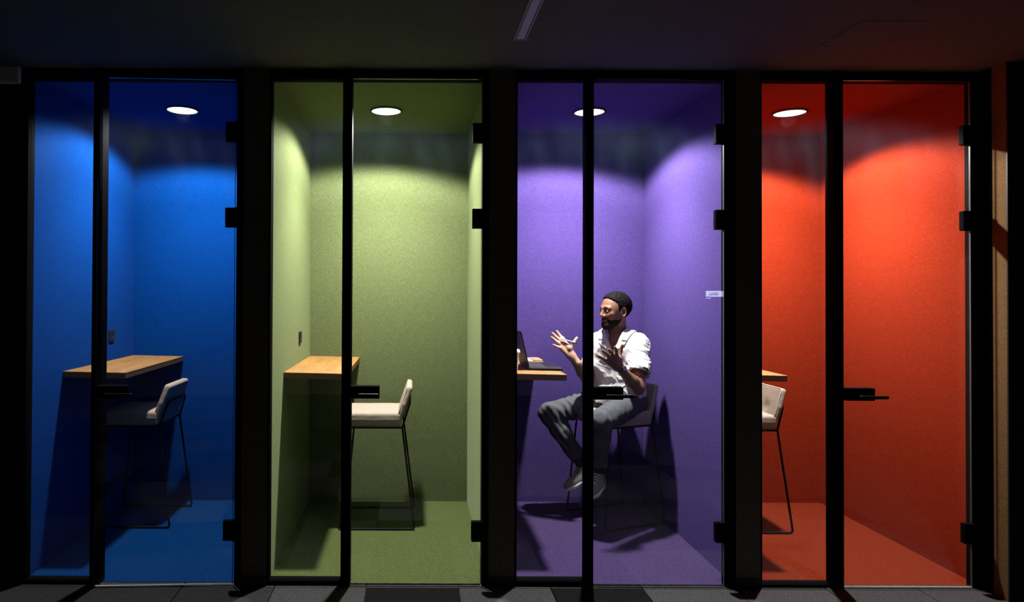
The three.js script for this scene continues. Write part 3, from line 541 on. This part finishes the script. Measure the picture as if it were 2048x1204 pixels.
    const stand = Math.max(Math.abs(nr - 0.069) - 0.0036, b - top, 0.09 - b, open), flap = Math.max(Math.abs(nr - 0.071 - 0.5 * (top - b)) * 0.9 - 0.0038, b - top - 0.002, top - 0.062 - b, open);
    return Math.min(Math.max(shell, lapel), smin(stand, flap, 0.004));
  };
  part('collar', put(surface(collarF, [1.25, 1.15, -1.22], [1.62, 1.42, -0.85], 0.0036)), M.shirt, shirt, 'open white camp collar');
  const pocketF = (x, y, z) => { const [a, b, c] = toChest(x, y, z); return Math.max(Math.abs(shirtClosed(x, y, z) - 0.002) - 0.0042, Math.abs(a - 0.075) - 0.058, Math.abs(b + 0.205) - 0.06, -c); };
  part('pocket', put(surface(pocketF, [1.3, 0.88, -1.1], [1.62, 1.06, -0.82], 0.0036)), M.shirt, shirt);
  for (const b of [-0.02, -0.11, -0.20, -0.29]) { const p = along(C, -0.006, 0.118, b); part('button', put(new THREE.CylinderGeometry(0.005, 0.005, 0.003, 14).rotateX(Math.PI / 2).rotateY(Math.atan2(F[0], F[2])).translate(...p)), M.cupLid, shirt); }

  // jeans
  const seatF = blend([cap(along(pelvis, 0.06, -0.02, -0.01), along(pelvis, -0.06, -0.02, -0.01), 0.100)], 0.03);
  const legSdf = (h, k, a) => blend([cap(h, k, 0.093, 0.078), cap(k, mixv(k, a, 0.35), 0.077, 0.069), cap(mixv(k, a, 0.35), mixv(k, a, 0.90), 0.069, 0.057)], 0.02);
  const jL = legSdf(hipL, knL, anL), jR = legSdf(hipR, knR, anR);
  const crease = (h, k, x, y, z) => { const v = dirOf(h, k), t = (x - h[0]) * v[0] + (y - h[1]) * v[1] + (z - h[2]) * v[2]; return t; };
  const jeansF = (x, y, z) => {
    const tl = crease(hipL, knL, x, y, z), tr = crease(hipR, knR, x, y, z);
    let l = jL(x, y, z), r = jR(x, y, z);
    l += 0.0065 * Math.sin(tl * 110 + y * 40 + 2 * noise3(x * 6, y * 6, z * 6)) * Math.max(0, noise3(x * 5, y * 5, z * 5) + 0.3);
    r += 0.0075 * Math.sin(tr * 125 - y * 55 + 2 * noise3(x * 6, y * 6, z * 6 + 5)) * Math.max(0, noise3(x * 4, y * 6, z * 5) + 0.45);
    let d = smin(seatF(x, y, z), smin(l, r, 0.03), 0.05) + 0.003 * noise3(x * 14, y * 14, z * 14);
    const cut = (k, a) => { const v = dirOf(k, a), e = mixv(k, a, 0.86); return (x - e[0]) * v[0] + (y - e[1]) * v[1] + (z - e[2]) * v[2]; };
    const near = l < r ? cut(knL, anL) : cut(knR, anR);
    return y < 0.55 ? Math.max(d, near) : Math.max(d, y - 0.945);
  };
  part('jeans', put(surface(jeansF, [0.86, 0.33, -1.33], [1.68, 0.99, -0.62], 0.0068)), M.jeans, man, 'washed grey jeans');
  // socks and shoes
  const shoeOf = (ankle, toe, name) => {
    const f = new THREE.Vector3(toe[0] - ankle[0], toe[1] - ankle[1], toe[2] - ankle[2]).normalize(), l = new THREE.Vector3(0, 1, 0).cross(f).normalize(), u = f.clone().cross(l).normalize();
    const m = new THREE.Matrix4().makeBasis(l, u, f).setPosition(...ankle), place = g => { g.applyMatrix4(m); return put(g); };
    const plan = (z) => { const t = (z + 0.075) / 0.275; return t < 0 || t > 1 ? 0.001 : 0.030 + 0.017 * Math.sin(Math.min(1, t * 1.25) * Math.PI * 0.62) - (t > 0.8 ? 0.034 * ((t - 0.8) / 0.2) ** 2 : 0) - (t < 0.12 ? 0.012 * (1 - t / 0.12) : 0); };
    const sole = (x, y, z) => { const w = plan(z); return Math.max((Math.abs(x) - w) * 0.75, Math.abs(y + 0.074 - 0.010 * Math.max(0, z - 0.12) / 0.08) - 0.0125, Math.abs(z - 0.0625) - 0.1375); };
    const upper = (x, y, z) => {
      const a = blend([ell([0, -0.058, 0.125], [0.042, 0.040, 0.078]), cap([0, -0.045, 0.06], [0, -0.005, 0.01], 0.036, 0.038), cap([0, -0.045, -0.035], [0, -0.005, -0.022], 0.034, 0.036), ell([0, -0.06, 0.03], [0.042, 0.03, 0.1])], 0.03)(x, y, z);
      return smax(smax(a, -(y + 0.064), 0.004), y - 0.012 - 0.25 * Math.abs(z), 0.006);
    };
    const s = part('shoe', place(surface(upper, [-0.06, -0.075, -0.09], [0.06, 0.06, 0.22], 0.0048)), M.shoe, man, 'olive grey canvas sneaker');
    part('sole', place(surface(sole, [-0.06, -0.1, -0.09], [0.06, -0.05, 0.22], 0.0045)), M.sole, s, 'white rubber sole');
    const lace = []; for (let k = 0; k < 5; k++) { const z = 0.045 + k * 0.016, y = 0.020 - k * 0.0098; lace.push(new THREE.TubeGeometry(new THREE.QuadraticBezierCurve3(new THREE.Vector3(-0.021, y - 0.008, z), new THREE.Vector3(0, y + 0.008, z + 0.004 * (k % 2 ? 1 : -1)), new THREE.Vector3(0.021, y - 0.008, z + 0.006)), 10, 0.0034, 6)); }
    part('laces', place(mergeGeometries(lace)), M.sole, s, 'pale laces');
    part('sock', put(surface(cap(mixv(ankle, name === 'L' ? knL : knR, 0.26), add(add(ankle, u.toArray(), -0.015), f.toArray(), -0.008), 0.046, 0.041), add(ankle, [-0.09, -0.06, -0.09]), add(ankle, [0.09, 0.16, 0.09]), 0.006)), M.sock, man, 'black sock');
  };
  shoeOf(V(1.216, 0.356, -1.12), V(1.118, 0.300, -1.085), 'R');
  shoeOf(V(1.264, 0.378, -0.865), V(1.188, 0.336, -0.770), 'L');
  // wrist watch on the near arm
  { const d = new THREE.Vector3(...dirOf(elL, wrL)), p = mixv(elL, wrL, 0.94), q = new THREE.Quaternion().setFromUnitVectors(new THREE.Vector3(0, 1, 0), d);
    const band = lathe([[0.0305, -0.010], [0.0325, -0.008], [0.0325, 0.008], [0.0305, 0.010]], 36).applyQuaternion(q).translate(...p);
    const w = part('watch', put(band), M.watch, man, 'dark wrist watch'); const fdir = new THREE.Vector3(0.25, 0.35, 0.9); fdir.addScaledVector(d, -fdir.dot(d)).normalize();
    const dial = new THREE.CylinderGeometry(0.016, 0.016, 0.008, 28).applyQuaternion(new THREE.Quaternion().setFromUnitVectors(new THREE.Vector3(0, 1, 0), fdir)).translate(...p).translate(fdir.x * 0.034, fdir.y * 0.034, fdir.z * 0.034); part('dial', put(dial), M.steel, w); }
}
{ // the pen lies across the far palm under the thumb
  const a = new THREE.Vector3(1.020, 1.284, -0.958), b = new THREE.Vector3(1.136, 1.252, -0.932), d = b.clone().sub(a), len = d.length();
  const p = thing('pen', 'slim silver pen held under the thumb of the raised hand', 'pen', a.toArray()); p.quaternion.setFromUnitVectors(new THREE.Vector3(0, 1, 0), d.clone().normalize());
  part('barrel', lathe([[0, 0], [0.0030, 0.002], [0.0040, 0.02], [0.0042, len - 0.03], [0.0042, len - 0.022]], 18), M.penBody, p);
  part('tip', lathe([[0.0042, len - 0.022], [0.0046, len - 0.02], [0.0036, len - 0.004], [0.0012, len]], 18), M.socketHole, p, 'black pen end');
}
shade(scene);
renderer.render(scene, camera);
